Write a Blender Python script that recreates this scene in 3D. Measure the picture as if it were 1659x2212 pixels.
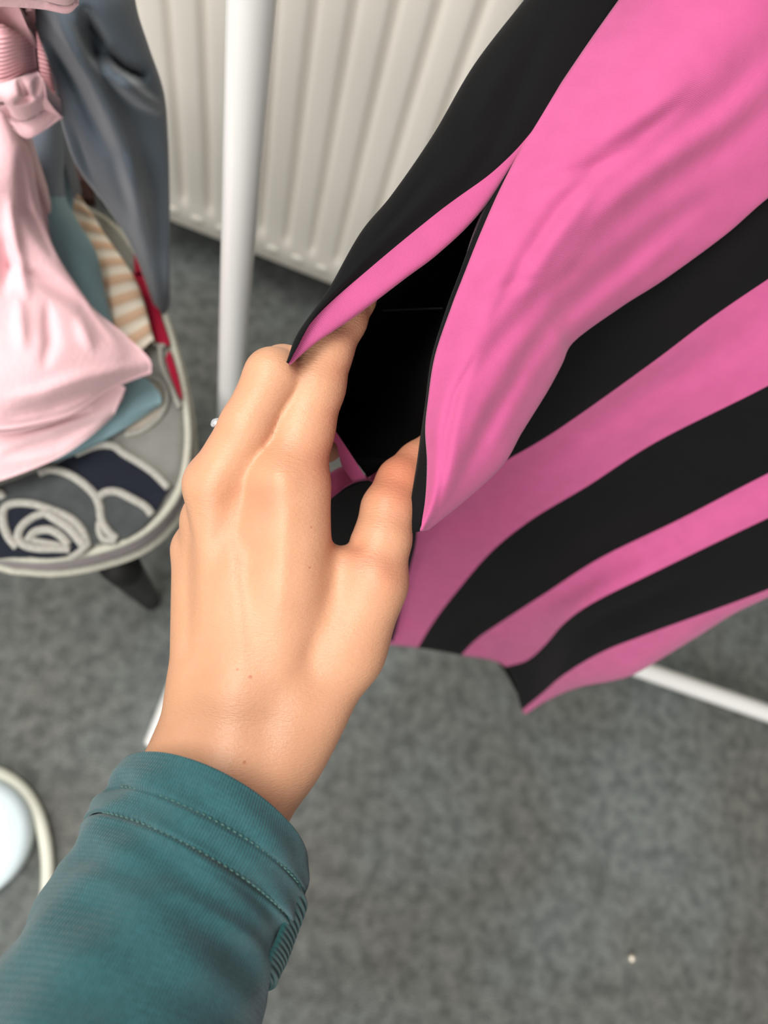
import bpy, bmesh, math, random
import numpy as np
from mathutils import Vector, Matrix
random.seed(4); rng = np.random.default_rng(4)
for o in list(bpy.data.objects): bpy.data.objects.remove(o)
S = bpy.context.scene; COL = S.collection
PI = math.pi

# ------------------------------------------------------------------ camera
F, CX, CY, CAMZ = 1533.0, 829.5, 1106.0, 1.0
def ray(x, y): return np.array([(x-CX)/F, -(y-CY)/F, -1.0])
def nrm(v): v = np.asarray(v, float); return v/np.linalg.norm(v)
_D = nrm(ray(490, 1580)); _l = nrm(np.cross(ray(365, 485), ray(704, 618)))
_X = nrm(np.cross(_l, _D)); _X *= np.sign(_X[0]); _Z = -_D; _Y = np.cross(_Z, _X)
R = np.array([_X, _Y, _Z])
ORG = np.array([0, 0, CAMZ])
def W(px, py, d): return R @ (ray(px, py)*d) + ORG            # pixel and distance -> place in the room
def onz(px, py, z): r = R @ ray(px, py); return r*((z-CAMZ)/r[2]) + ORG
cam = bpy.data.cameras.new('camera'); co = bpy.data.objects.new('camera', cam); COL.objects.link(co)
co.matrix_world = Matrix([list(R[i])+[ORG[i]] for i in range(3)]+[[0, 0, 0, 1]])
cam.sensor_fit = 'HORIZONTAL'; cam.sensor_width = 36; cam.lens = F/1659*36; cam.clip_start = .02
cam.dof.use_dof = True; cam.dof.focus_distance = .258; cam.dof.aperture_fstop = 9.5
S.camera = co

# ------------------------------------------------------------------ light
w = bpy.data.worlds.new('world'); S.world = w; w.use_nodes = True
bg = w.node_tree.nodes['Background']; bg.inputs[0].default_value = (1.0, .97, .93, 1); bg.inputs[1].default_value = .34
def area(name, loc, target, size, power, color):
    L = bpy.data.lights.new(name, 'AREA'); L.shape = 'RECTANGLE'; L.size, L.size_y = size; L.energy = power; L.color = color
    o = bpy.data.objects.new(name, L); COL.objects.link(o); o.location = loc
    o.rotation_euler = (Vector(target)-Vector(loc)).to_track_quat('-Z', 'Y').to_euler(); return o
area('ceiling_lamp', (-.75, -.1, 2.4), (.1, .2, .5), (1.1, .8), 39, (1.0, .98, .95))
area('front_fill', (-.3, -2.4, 2.0), (0, .6, .5), (2.2, 1.4), 56, (1.0, .98, .96))  # added fill from behind the camera to lift the radiator; no known window
S.view_settings.view_transform = 'Standard'; S.view_settings.look = 'None'
S.view_settings.exposure = 0.18; S.view_settings.gamma = 1; S.view_settings.use_curve_mapping = False

# ------------------------------------------------------------------ materials
def lin(c): return tuple(((v/255)/12.92 if v/255 <= .04045 else ((v/255+.055)/1.055)**2.4) for v in c)
def mat(name, rgb, rough=.8, var=.0, scale=60, bump=0, bscale=800, sheen=0, spec=.3, sss=0, metal=0, weave=None, rgb2=None, coat=0):
    m = bpy.data.materials.new(name); m.use_nodes = True; nt = m.node_tree; N = nt.nodes; L = nt.links
    b = N['Principled BSDF']; c = lin(rgb); b.inputs['Base Color'].default_value = (*c, 1)
    b.inputs['Roughness'].default_value = rough; b.inputs['Specular IOR Level'].default_value = spec; b.inputs['Metallic'].default_value = metal
    b.inputs['Sheen Weight'].default_value = sheen; b.inputs['Sheen Roughness'].default_value = .5
    b.inputs['Coat Weight'].default_value = coat
    if sss:
        b.inputs['Subsurface Weight'].default_value = sss; b.inputs['Subsurface Radius'].default_value = (1, .35, .2); b.inputs['Subsurface Scale'].default_value = .006
    tc = N.new('ShaderNodeTexCoord'); geo = tc.outputs['Object']
    if var or rgb2:
        n = N.new('ShaderNodeTexNoise'); n.inputs['Scale'].default_value = scale; n.inputs['Detail'].default_value = 5; L.new(geo, n.inputs['Vector'])
        r = N.new('ShaderNodeMapRange'); r.inputs['From Min'].default_value = .3; r.inputs['From Max'].default_value = .7; L.new(n.outputs['Fac'], r.inputs['Value'])
        mx = N.new('ShaderNodeMix'); mx.data_type = 'RGBA'; L.new(r.outputs[0], mx.inputs[0])
        c2 = lin(rgb2) if rgb2 else tuple(v*(1+var) for v in c); c1 = c if rgb2 else tuple(v*(1-var) for v in c)
        mx.inputs[6].default_value = (*c1, 1); mx.inputs[7].default_value = (*c2, 1); L.new(mx.outputs[2], b.inputs['Base Color'])
    h = None
    if bump:
        n2 = N.new('ShaderNodeTexNoise'); n2.inputs['Scale'].default_value = bscale; n2.inputs['Detail'].default_value = 3; L.new(geo, n2.inputs['Vector']); h = n2.outputs['Fac']
    if weave:       # (period u, period v, strength): knit drawn along the cloth's own UVs, in metres
        uv = N.new('ShaderNodeUVMap')
        sep = N.new('ShaderNodeSeparateXYZ'); L.new(uv.outputs[0], sep.inputs[0]); outs = []
        for k in (0, 1):
            if not weave[k]: continue
            a = N.new('ShaderNodeMath'); a.operation = 'MULTIPLY'; a.inputs[1].default_value = 2*PI/weave[k]; L.new(sep.outputs[k], a.inputs[0])
            s = N.new('ShaderNodeMath'); s.operation = 'SINE'; L.new(a.outputs[0], s.inputs[0]); outs.append(s.outputs[0])
        o = outs[0]
        if len(outs) > 1:
            a = N.new('ShaderNodeMath'); a.operation = 'MULTIPLY'; L.new(outs[0], a.inputs[0]); L.new(outs[1], a.inputs[1]); o = a.outputs[0]
            a2 = N.new('ShaderNodeMath'); a2.operation = 'MULTIPLY_ADD'; a2.inputs[1].default_value = .45; a2_ = a2; L.new(outs[0], a2.inputs[2]); L.new(o, a2.inputs[0]); o = a2.outputs[0]
        a = N.new('ShaderNodeMath'); a.operation = 'MULTIPLY'; a.inputs[1].default_value = weave[2]; L.new(o, a.inputs[0]); o = a.outputs[0]
        if h is not None:
            a = N.new('ShaderNodeMath'); a.operation = 'ADD'; L.new(h, a.inputs[0]); L.new(o, a.inputs[1]); h = a.outputs[0]
        else: h = o
    if h is not None:
        bp = N.new('ShaderNodeBump'); bp.inputs['Strength'].default_value = 1.0; bp.inputs['Distance'].default_value = bump or .0002
        L.new(h, bp.inputs['Height']); L.new(bp.outputs[0], b.inputs['Normal'])
    return m
M = {}
M['pink'] = mat('magenta_pink_jersey', (186, 85, 132), .85, .05, 90, .0001, 1500, .2, .1, weave=(0, .00062, .32))
M['black'] = mat('black_jersey', (10, 10, 11), .85, .10, 60, .0001, 1500, .03, .15, weave=(0, .00062, .32))
M['lining'] = mat('black_lining', (9, 8, 8), .95, .1, 60, .0001, 900, 0, .05)
M['teal'] = mat('teal_sweatshirt', (47, 87, 91), .95, .10, 500, .00022, 1500, .2, .1, weave=(.0010, .0013, .4))
M['teal_rib'] = mat('teal_rib_knit', (36, 82, 82), .95, .12, 60, .0002, 1500, .2, .1)
M['thread'] = mat('teal_thread', (84, 120, 112), .8)
M['thread_dark'] = mat('dark_thread', (60, 60, 60), .8)
M['white_metal'] = mat('white_powder_coat', (236, 236, 232), .25, .01, 20, spec=.5, coat=.3)
M['radiator'] = mat('radiator_enamel', (242, 236, 225), .35, .02, 5, spec=.5)
M['radiator_gap'] = mat('radiator_weld', (224, 220, 208), .3, spec=.5)
M['wall'] = mat('painted_wall', (170, 168, 160), .8, .04, 6)
M['base'] = mat('grey_skirting', (60, 60, 58), .7, .05, 10)
M['seat'] = mat('grey_seat_fabric', (128, 128, 122), .9, .08, 80, .0003, 900)
M['seat_side'] = mat('mauve_grey_seat_side', (150, 142, 142), .9, .08, 80, .0003, 900)
M['piping'] = mat('pale_grey_cord', (184, 182, 168), .9, .1, 300, .0004, 600)
M['cord'] = mat('grey_embroidery_cord', (160, 158, 150), .9, .18, 500, .0005, 500)
M['navy'] = mat('navy_petal_fabric', (22, 26, 38), .9, .15, 70, .0002, 900)
M['petal'] = mat('charcoal_petal_fabric', (66, 70, 70), .9, .15, 90, .0002, 900)
M['crimson'] = mat('crimson_petal_fabric', (150, 0, 42), .8, .08, 70, .0002, 900)
M['taupe'] = mat('taupe_petal_fabric', (176, 166, 152), .9, .1, 90, .0002, 900)
M['black_leg'] = mat('black_leg_paint', (13, 13, 12), .65)
M['softpink'] = mat('soft_pink_fleece', (238, 194, 199), .95, .04, 30, .0004, 300, .3, .1)
M['softpink2'] = mat('pale_pink_jersey', (238, 200, 204), .95, .04, 30, .0004, 300, .3, .1)
M['rib'] = mat('soft_pink_rib', (246, 186, 192), .95, .03, 30, .0003, 300, .2, .1, weave=(0, .0022, 1.0))
M['greyblue'] = mat('slate_blue_cloth', (76, 85, 93), .9, .06, 20, .0002, 500, .3, .15)
M['greyblue2'] = mat('grey_blue_jersey', (104, 113, 123), .9, .05, 25, .0002, 500, .2, .15)
M['brown'] = mat('dark_brown_knit', (74, 52, 48), .95, .3, 140, .0006, 400)
M['paleblue'] = mat('pale_teal_cloth', (126, 155, 161), .9, .05, 25, .0002, 500, .2, .15)
M['bead'] = mat('pearly_bead', (250, 240, 220), .15, spec=1.0, metal=.6)
M['silver'] = mat('silver', (225, 222, 218), .15, metal=1)
M['plastic'] = mat('pale_blue_white_plastic', (222, 236, 240), .3, spec=.5)
M['cream'] = mat('cream_white_tube', (222, 222, 206), .35, spec=.5)
g = bpy.data.materials.new('clear_gem'); g.use_nodes = True; b = g.node_tree.nodes['Principled BSDF']
b.inputs['Base Color'].default_value = (.9, .95, 1, 1); b.inputs['Roughness'].default_value = .03; b.inputs['Transmission Weight'].default_value = .6; b.inputs['IOR'].default_value = 2.2; M['gem'] = g

def carpet():
    m = bpy.data.materials.new('grey_needle_carpet'); m.use_nodes = True; nt = m.node_tree; N = nt.nodes; L = nt.links; b = N['Principled BSDF']
    b.inputs['Roughness'].default_value = .95; b.inputs['Specular IOR Level'].default_value = .1
    tc = N.new('ShaderNodeTexCoord')
    def noise(s, d, lo, hi):
        n = N.new('ShaderNodeTexNoise'); n.inputs['Scale'].default_value = s; n.inputs['Detail'].default_value = d; L.new(tc.outputs['Object'], n.inputs['Vector'])
        r = N.new('ShaderNodeMapRange'); r.inputs['From Min'].default_value = lo; r.inputs['From Max'].default_value = hi; L.new(n.outputs['Fac'], r.inputs['Value']); return r.outputs[0]
    a = noise(55, 8, .34, .66); c = noise(4.5, 2, .35, .65); e = noise(420, 3, .3, .7)
    m1 = N.new('ShaderNodeMix'); m1.data_type = 'RGBA'; L.new(a, m1.inputs[0]); m1.inputs[6].default_value = (*lin((106, 107, 104)), 1); m1.inputs[7].default_value = (*lin((136, 137, 133)), 1)
    m2 = N.new('ShaderNodeMix'); m2.data_type = 'RGBA'; m2.blend_type = 'MULTIPLY'; m2.inputs[0].default_value = 1; L.new(m1.outputs[2], m2.inputs[6])
    m3 = N.new('ShaderNodeMix'); m3.data_type = 'RGBA'; L.new(c, m3.inputs[0]); m3.inputs[6].default_value = (.86, .85, .82, 1); m3.inputs[7].default_value = (.98, 1.06, 1.08, 1); L.new(m3.outputs[2], m2.inputs[7])
    m4 = N.new('ShaderNodeMix'); m4.data_type = 'RGBA'; m4.blend_type = 'MULTIPLY'; m4.inputs[0].default_value = 1; L.new(m2.outputs[2], m4.inputs[6])
    m5 = N.new('ShaderNodeMix'); m5.data_type = 'RGBA'; L.new(e, m5.inputs[0]); m5.inputs[6].default_value = (.82,)*3+(1,); m5.inputs[7].default_value = (1.18,)*3+(1,); L.new(m5.outputs[2], m4.inputs[7])
    L.new(m4.outputs[2], b.inputs['Base Color'])
    bp = N.new('ShaderNodeBump'); bp.inputs['Distance'].default_value = .002; L.new(e, bp.inputs['Height']); L.new(bp.outputs[0], b.inputs['Normal'])
    return m
M['carpet'] = carpet()

def stripes_mat(name, c1, c2, period, axis=1):
    m = bpy.data.materials.new(name); m.use_nodes = True; nt = m.node_tree; N = nt.nodes; L = nt.links; b = N['Principled BSDF']; b.inputs['Roughness'].default_value = .95
    uv = N.new('ShaderNodeUVMap'); sp = N.new('ShaderNodeSeparateXYZ'); L.new(uv.outputs[0], sp.inputs[0])
    a = N.new('ShaderNodeMath'); a.operation = 'MULTIPLY'; a.inputs[1].default_value = 2*PI/period; L.new(sp.outputs[axis], a.inputs[0])
    s = N.new('ShaderNodeMath'); s.operation = 'SINE'; L.new(a.outputs[0], s.inputs[0])
    r = N.new('ShaderNodeMapRange'); r.inputs['From Min'].default_value = -.5; r.inputs['From Max'].default_value = .5; L.new(s.outputs[0], r.inputs['Value'])
    mx = N.new('ShaderNodeMix'); mx.data_type = 'RGBA'; L.new(r.outputs[0], mx.inputs[0]); mx.inputs[6].default_value = (*lin(c1), 1); mx.inputs[7].default_value = (*lin(c2), 1)
    L.new(mx.outputs[2], b.inputs['Base Color'])
    bp = N.new('ShaderNodeBump'); bp.inputs['Distance'].default_value = .001; L.new(s.outputs[0], bp.inputs['Height']); L.new(bp.outputs[0], b.inputs['Normal'])
    return m
M['beige'] = stripes_mat('beige_cream_striped_knit', (222, 184, 152), (240, 228, 208), .0155)

# ------------------------------------------------------------------ object helpers
def thing(name, label, cat, loc=(0, 0, 0), group=None):
    o = bpy.data.objects.new(name, None); COL.objects.link(o); o.location = loc; o.empty_display_size = .05
    o['label'] = label; o['category'] = cat
    if group: o['group'] = group
    bpy.context.view_layer.update(); return o
def tag(o, label, cat, group=None):
    o['label'] = label; o['category'] = cat
    if group: o['group'] = group
    return o
def rootloc(p):
    v = Vector((0, 0, 0))
    while p is not None: v += p.location; p = p.parent
    return v
def mesh(name, verts, faces, mats, parent=None, smooth=True, fm=None, uvs=None, label=None):
    me = bpy.data.meshes.new(name); verts = np.asarray(verts, float)
    org = np.array(rootloc(parent)) if parent is not None else verts.mean(0)
    if parent is None: org = np.array([verts[:, 0].mean(), verts[:, 1].mean(), verts[:, 2].min()])
    me.from_pydata((verts-org).tolist(), [], [tuple(int(i) for i in f) for f in faces]); me.validate()
    for m_ in (mats if isinstance(mats, list) else [mats]): me.materials.append(M[m_])
    if fm is not None: me.polygons.foreach_set('material_index', list(fm))
    me.polygons.foreach_set('use_smooth', [smooth]*len(me.polygons))
    if uvs is not None:
        ul = me.uv_layers.new(name='UVMap'); li = [l.vertex_index for l in me.loops]; ul.data.foreach_set('uv', np.asarray(uvs, float)[li].ravel())
    o = bpy.data.objects.new(name, me); COL.objects.link(o)
    if parent is None: o.location = org
    else: o.parent = parent
    if label: o['label'] = label
    return o
def solid(o, t, off=0):
    m = o.modifiers.new('thickness', 'SOLIDIFY'); m.thickness = t; m.offset = off; return o
def cat(P, n):
    """Catmull-Rom through the rows of P, sampled n times evenly by index"""
    P = np.asarray(P, float); k = len(P)
    if k == 1: return np.repeat(P, n, 0)
    Q = np.concatenate([2*P[:1]-P[1:2], P, 2*P[-1:]-P[-2:-1]]); t = np.linspace(0, k-1, n); i = np.minimum(t.astype(int), k-2); u = t-i
    sh = (-1,)+(1,)*(P.ndim-1); u = u.reshape(sh)
    a, b_, c, d = Q[i], Q[i+1], Q[i+2], Q[i+3]
    return .5*((2*b_)+(-a+c)*u+(2*a-5*b_+4*c-d)*u*u+(-a+3*b_-3*c+d)*u**3)
def resample(P, n, keys=2):
    """smooth polyline resampled evenly by its length in the first `keys` coordinates"""
    C = cat(P, max(200, n*6)); s = np.r_[0, np.cumsum(np.linalg.norm(np.diff(C[:, :keys], axis=0), axis=1))]
    t = np.linspace(0, s[-1], n); return np.stack([np.interp(t, s, C[:, j]) for j in range(C.shape[1])], 1)
def gridfaces(nu, nv, wrap=False):
    f = []
    for i in range(nu if wrap else nu-1):
        for j in range(nv-1):
            a = i*nv+j; b_ = ((i+1) % nu)*nv+j; f.append((a, b_, b_+1, a+1))
    return f
def crease(px, py, pts, wd, taper=True):
    """height of a soft crease of width wd along a polyline, dying away at both ends"""
    seg = [math.hypot(b_[0]-a[0], b_[1]-a[1]) for a, b_ in zip(pts[:-1], pts[1:])]; tot = sum(seg); run = 0
    best = np.full(np.shape(px), 1e9); T = np.zeros(np.shape(px))
    for (x0, y0), (x1, y1), sl_ in zip(pts[:-1], pts[1:], seg):
        t = np.clip(((px-x0)*(x1-x0)+(py-y0)*(y1-y0))/sl_**2, 0, 1); d = np.hypot(px-x0-t*(x1-x0), py-y0-t*(y1-y0))
        m_ = d < best; best = np.where(m_, d, best); T = np.where(m_, (run+t*sl_)/tot, T); run += sl_
    w_ = wd*(.55+.45*np.sin(PI*T)); h_ = np.exp(-(best/w_)**2)
    return h_*np.clip(np.sin(PI*np.clip(T, 0, 1)), .0, 1)**.8 if taper else np.exp(-(best/wd)**2)
def sheet(name, lines, nv, sub, mats, parent=None, fold=None, gapmat=None, thick=.0008, label=None, off=0, noise=0, skirt=None):
    """cloth lofted through lines of (x, y, distance); every line is one seam or edge of the cloth"""
    A = np.stack([resample(l, nv) for l in lines]); nl = len(lines); nu = (nl-1)*sub+1
    G = cat(A, nu)
    px, py, d = G[..., 0], G[..., 1], G[..., 2].copy()
    for (pts, wd, amp) in (fold or []):
        d += amp*crease(px, py, pts, wd)
    V = (np.stack([(px-CX)/F*d, -(py-CY)/F*d, -d], -1) @ R.T) + ORG
    if noise:
        for _ in range(5):
            k = rng.normal(size=3)*noise[1]; ph = rng.uniform(0, 6.28); dirn = nrm(rng.normal(size=3)); V = V + dirn*noise[0]*np.sin(V@k+ph)[..., None]
    du = np.r_[0, np.cumsum(np.linalg.norm(np.diff(V[:, nv//2], axis=0), axis=1))]; dv = np.r_[0, np.cumsum(np.linalg.norm(np.diff(V[nu//2], axis=0), axis=1))]
    uv = np.stack(np.meshgrid(du, dv, indexing='ij'), -1).reshape(-1, 2)
    F_ = gridfaces(nu, nv); fm = None
    if gapmat is not None: fm = [gapmat[min(i//sub, len(gapmat)-1)] for i in range(nu-1) for j in range(nv-1)]
    V = V.reshape(-1, 3)
    if skirt is not None:       # the pile's border turns down onto what it lies on
        loop = [j for j in range(nv)]+[i*nv+nv-1 for i in range(1, nu)]+[(nu-1)*nv+j for j in range(nv-2, -1, -1)]+[i*nv for i in range(nu-2, 0, -1)]
        base = len(V); B = V[loop].copy(); cen = V.mean(0); B[:, 2] = B[:, 2]+skirt if skirt < 0 else np.minimum(skirt, B[:, 2]-.002); B[:, :2] += (cen[:2]-B[:, :2])*.06
        V = np.vstack([V, B]); uv = np.vstack([uv, uv[loop]]); n_ = len(loop)
        for k in range(n_): F_.append((loop[k], base+k, base+(k+1) % n_, loop[(k+1) % n_]))
        F_.append(tuple(base+k for k in range(n_)))
        if fm is not None: fm += [0]*(n_+1)
    o = mesh(name, V, F_, mats, parent, fm=fm, uvs=uv, label=label)
    if thick and skirt is None: solid(o, thick, off)
    return o
def tube_pts(path, rad, n=12, close=False, caps=True):
    P = np.asarray(path, float); k = len(P); rad = np.broadcast_to(rad, (k,)); T = np.gradient(P, axis=0) if not close else np.roll(P, -1, 0)-np.roll(P, 1, 0)
    V = []; up = np.array([0, 0, 1.]) if abs(nrm(T[0])[2]) < .9 else np.array([1., 0, 0]); a = nrm(np.cross(T[0], up))
    for i in range(k):
        t = nrm(T[i]); a = nrm(a-t*(a@t)); b_ = np.cross(t, a)
        for j in range(n):
            th = 2*PI*j/n; V.append(P[i]+rad[i]*(math.cos(th)*a+math.sin(th)*b_))
    Fc = []
    for i in range(k if close else k-1):
        for j in range(n):
            i2 = (i+1) % k; Fc.append((i*n+j, i*n+(j+1) % n, i2*n+(j+1) % n, i2*n+j))
    if caps and not close: Fc += [tuple(range(n-1, -1, -1)), tuple((k-1)*n+j for j in range(n))]
    return V, Fc
def tube(name, path, rad, m_, parent=None, n=12, close=False, label=None):
    V, Fc = tube_pts(path, rad, n, close); return mesh(name, V, Fc, m_, parent, label=label)
def rod(name, a, b_, r, m_, parent=None, n=28, bev=None):
    """straight tube with rounded ends"""
    a = np.array(a, float); b_ = np.array(b_, float); t = nrm(b_-a); e = bev or r*.35
    P = [a+t*e*0, a+t*e*.3, a+t*e]+[a+(b_-a)*k for k in np.linspace(.05, .95, 12)]+[b_-t*e, b_-t*e*.3, b_]
    return tube(name, P, [r-e, r-e*.3, r]+[r]*12+[r, r-e*.3, r-e], m_, parent, n)
def box(name, lo, hi, m_, parent=None, bev=0, kind=None):
    (x0, y0, z0), (x1, y1, z1) = lo, hi
    V = [(x, y, z) for x in (x0, x1) for y in (y0, y1) for z in (z0, z1)]
    Fc = [(0, 1, 3, 2), (4, 6, 7, 5), (0, 4, 5, 1), (2, 3, 7, 6), (0, 2, 6, 4), (1, 5, 7, 3)]
    o = mesh(name, V, Fc, m_, parent, smooth=False)
    if bev: bm = o.modifiers.new('bevel', 'BEVEL'); bm.width = bev; bm.segments = 3
    if kind: o['kind'] = kind
    return o

# ------------------------------------------------------------------ room
box('floor', (-2, -2, -.05), (2.5, .72, 0), 'carpet', kind='structure')
box('wall_back', (-2, .72, -.05), (2.5, .80, 2.6), 'wall', kind='structure')
box('baseboard_back', (-2, .705, 0), (2.5, .72, .09), 'base', kind='structure', bev=.003)

# ------------------------------------------------------------------ radiator
RY = .618; PITCH = .0362; X0 = -.1488
rad = thing('radiator', 'cream white panel radiator with vertical flutes behind the clothes rail', 'radiator', (.2, .65, .12))
def radiator():
    xs = []; k0, k1 = -12, 28
    prof = [(-.5, 0), (-.30, .0002), (-.17, .0010), (-.09, .0050), (0, .0080), (.09, .0050), (.17, .0010), (.30, .0002)]
    X = []; Yd = []
    for k in range(k0, k1):
        for u, y in prof: X.append(X0+(k+u)*PITCH); Yd.append(y)
    X = np.array(X); Yd = np.array(Yd); zs = [.120, .122, .128, .165, .172, .180, .190, .30, .45, .60, .70, .715, .725, .73]
    amp = [0, 0, 0, 0, .1, .6, 1, 1, 1, 1, 1, .6, 0, 0]; push = [.012, .004, .0, 0, 0, 0, 0, 0, 0, 0, 0, 0, .003, .012]
    V = []; n = len(X)
    for z, a, p in zip(zs, amp, push):
        for x, y in zip(X, Yd): V.append((x, RY+y*a*1.0+p, z))
    Fc = [(r*n+i, r*n+i+1, (r+1)*n+i+1, (r+1)*n+i) for r in range(len(zs)-1) for i in range(n-1)]
    V = np.array(V); base = len(V); x0, x1 = X[0], X[-1]
    # closed back
    B = [(x0, RY+.012, .12), (x1, RY+.012, .12), (x1, RY+.012, .73), (x0, RY+.012, .73)]
    V = np.vstack([V, B]); Fc.append((base, base+3, base+2, base+1))
    mesh('front_panel', V, Fc, 'radiator', rad)
    box('back_panel', (x0, RY+.052, .12), (x1, RY+.064, .73), 'radiator', rad, .003)
    box('top_grille', (x0, RY+.006, .725), (x1, RY+.064, .742), 'radiator', rad, .003)
    box('side_cover', (x0-.012, RY-.001, .118), (x0, RY+.066, .742), 'radiator', rad, .003)
    # pressed weld dimples along the bottom
    Vd, Fd = [], []
    for k in range(k0, k1-1):
        c = np.array([X0+(k+.5)*PITCH, RY, .152]); b0 = len(Vd); nr = 14
        for rr, hh in ((1, 0), (.85, .0016), (.6, .0026), (.3, .003)):
            for j in range(nr): th = 2*PI*j/nr; Vd.append(c+np.array([.0105*rr*math.cos(th), -hh+.0003, .0085*rr*math.sin(th)]))
        Vd.append(c+np.array([0, -.003, 0]))
        for q in range(3):
            for j in range(nr): Fd.append((b0+q*nr+j, b0+q*nr+(j+1) % nr, b0+(q+1)*nr+(j+1) % nr, b0+(q+1)*nr+j))
        for j in range(nr): Fd.append((b0+3*nr+j, b0+3*nr+(j+1) % nr, b0+4*nr))
    o = mesh('weld_dimples', Vd, Fd, 'radiator_gap', rad)
    for sx in (-.35, .75):
        box('wall_bracket', (sx, RY+.064, .3), (sx+.03, .7195, .66), 'radiator', rad, .002)
radiator()

# ------------------------------------------------------------------ clothes rail
pa, pb = W(543, 0, .302), W(497, 850, .626)
pd = (pb-pa)/(pa[2]-pb[2]); foot = pa+pd*(pa[2]-.03); head = pa-pd*(1.55-pa[2])
rail = thing('clothes_rail', 'white tubular metal clothes rail in front of the radiator', 'clothes rail', (foot[0], foot[1], 0))
rod('upright', foot, head, .0106, 'white_metal', rail, 40)
fx, fy = foot[0], foot[1]
rod('foot_tube', (-.081, -.045, .0135), (-.085, .52, .0135), .0125, 'white_metal', rail)
rod('foot_tube', (1.16, -.045, .0135), (1.16, .52, .0135), .0125, 'white_metal', rail)
rod('base_bar', (fx-.005, .258, .021), (1.17, .262, .021), .0135, 'white_metal', rail)
rod('upright', (1.16, .262, .03), (1.15, head[1], 1.55), .0106, 'white_metal', rail, 32)
rod('hanging_bar', (head[0]-.01, head[1], 1.55), (1.16, head[1], 1.55), .011, 'white_metal', rail)

# ------------------------------------------------------------------ stool with rose seat
SZ = .45
rimpx = [(0, 1196), (100, 1202), (200, 1186), (285, 1157), (345, 1112), (386, 1050), (402, 970), (400, 890), (382, 790), (345, 660), (300, 560), (255, 500), (205, 462), (140, 435), (60, 415), (-60, 400)]
rim = np.array([onz(x, y, SZ)[:2] for x, y in rimpx])
p0, p1 = rim[0], rim[-1]
extra = np.array([p1+(-.05, -.02), p1+(-.085, -.07), p1+(-.10, -.15), (p0[0]-.17, .16), (p0[0]-.13, p0[1]+.03), (p0[0]-.06, p0[1])])
loop = np.vstack([rim, extra]); loop = cat(np.vstack([loop, loop[:1]]), 181)[:-1]
cen = loop.mean(0)
stool = thing('stool', 'upholstered stool with rose patterned grey seat under the pile of clothes', 'stool', (cen[0], cen[1], 0))
def ringv(s, z, off=0):
    v = loop-cen; ln = np.linalg.norm(v, axis=1, keepdims=True); return np.c_[cen+v*(s+off/ln), np.full(len(loop), z)]
def rings(name, specs, m_, parent, cap0=False, cap1=False):
    V = np.vstack([ringv(*s) for s in specs]); n = len(loop); k = len(specs)
    Fc = [(r*n+i, r*n+(i+1) % n, (r+1)*n+(i+1) % n, (r+1)*n+i) for r in range(k-1) for i in range(n)]
    if cap0: Fc.append(tuple(range(n-1, -1, -1)))
    if cap1: Fc.append(tuple((k-1)*n+i for i in range(n)))
    return mesh(name, V, Fc, m_, parent)
seat = rings('seat', [(1, SZ-.003), (.985, SZ-.0005), (.93, SZ+.0015), (.8, SZ+.003), (.5, SZ+.004), (.2, SZ+.004)], 'seat', stool, cap1=True)
rings('seat_side', [(1, SZ-.003), (1, SZ-.008, .0035), (1, SZ-.02, .005), (1, SZ-.034, .003), (1, SZ-.038, -.002)], 'seat_side', seat)
rings('seat_base', [(1, SZ-.038, -.002), (1, SZ-.05, -.008)], 'black_leg', stool, cap1=True)
tube('piping', ringv(1, SZ-.003, .001), .0034, 'piping', seat, 10, close=True)
tube('piping', ringv(1, SZ-.036, .004), .0040, 'piping', seat, 10, close=True)
la = onz(255, 1215, .41); lb = onz(326, 1298, .0)
ldir = (lb-la)
def leg(a, d):
    a = np.array(a); e = a+d*(a[2]-.0)/(-d[2]); k = 8
    V, Fc = tube_pts([a+(e-a)*t for t in np.linspace(0, 1, k)], np.linspace(.016, .0125, k), 20); mesh('leg', V, Fc, 'black_leg', stool)
leg(la, ldir)
leg((cen[0]+.03, cen[1]+.09, .41), np.array([.01, .01, -.4])); leg((cen[0]-.12, cen[1]+.12, .41), np.array([-.05, .06, -.4])); leg((cen[0]-.12, cen[1]-.12, .41), np.array([-.05, -.05, -.4]))

def flat_patch(name, outline, z, m_, parent, n=90):
    P = cat(np.array(outline+[outline[0]], float), n)[:-1]; V = [onz(x, y, z) for x, y in P]; k = len(V)
    V2 = V+[v-np.array([0, 0, .0015]) for v in V]; Fc = [tuple(range(k)), tuple(range(2*k-1, k-1, -1))]+[(i, k+i, k+(i+1) % k, (i+1) % k) for i in range(k)]
    return mesh(name, V2, Fc, m_, parent, smooth=False)
def cord(pts, z=SZ+.0042, r=.0034):
    P = resample(np.array(pts, float), 60); V = [onz(x, y, z) for x, y in P]
    return tube('embroidered_cord', V, r, 'cord', seat, 8)
q = lambda L_: [(x/3.95, 950+y/3.95) for x, y in L_]
ZP = SZ+.0045
flat_patch('rose_petal', q([(470, 215), (640, 120), (820, 70), (960, 70), (1060, 130), (1180, 200), (1320, 300), (1430, 410), (1400, 480), (1300, 640), (1200, 540), (1000, 450), (840, 480), (700, 340), (560, 270)]), ZP, 'navy', seat)
flat_patch('rose_petal', q([(-60, 420), (120, 350), (350, 270), (520, 290), (700, 380), (820, 520), (850, 700), (880, 830), (780, 870), (680, 700), (480, 590), (240, 530), (60, 560), (-60, 700)]), ZP, 'petal', seat)
flat_patch('rose_petal', q([(860, 500), (980, 470), (1130, 530), (1290, 620), (1240, 720), (1130, 800), (1020, 840), (920, 700)]), ZP, 'petal', seat)
flat_patch('rose_petal', q([(40, 600), (140, 560), (300, 570), (480, 610), (640, 700), (740, 850), (660, 950), (500, 1000), (280, 1000), (150, 940), (60, 780)]), ZP+.0005, 'navy', seat)
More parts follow.
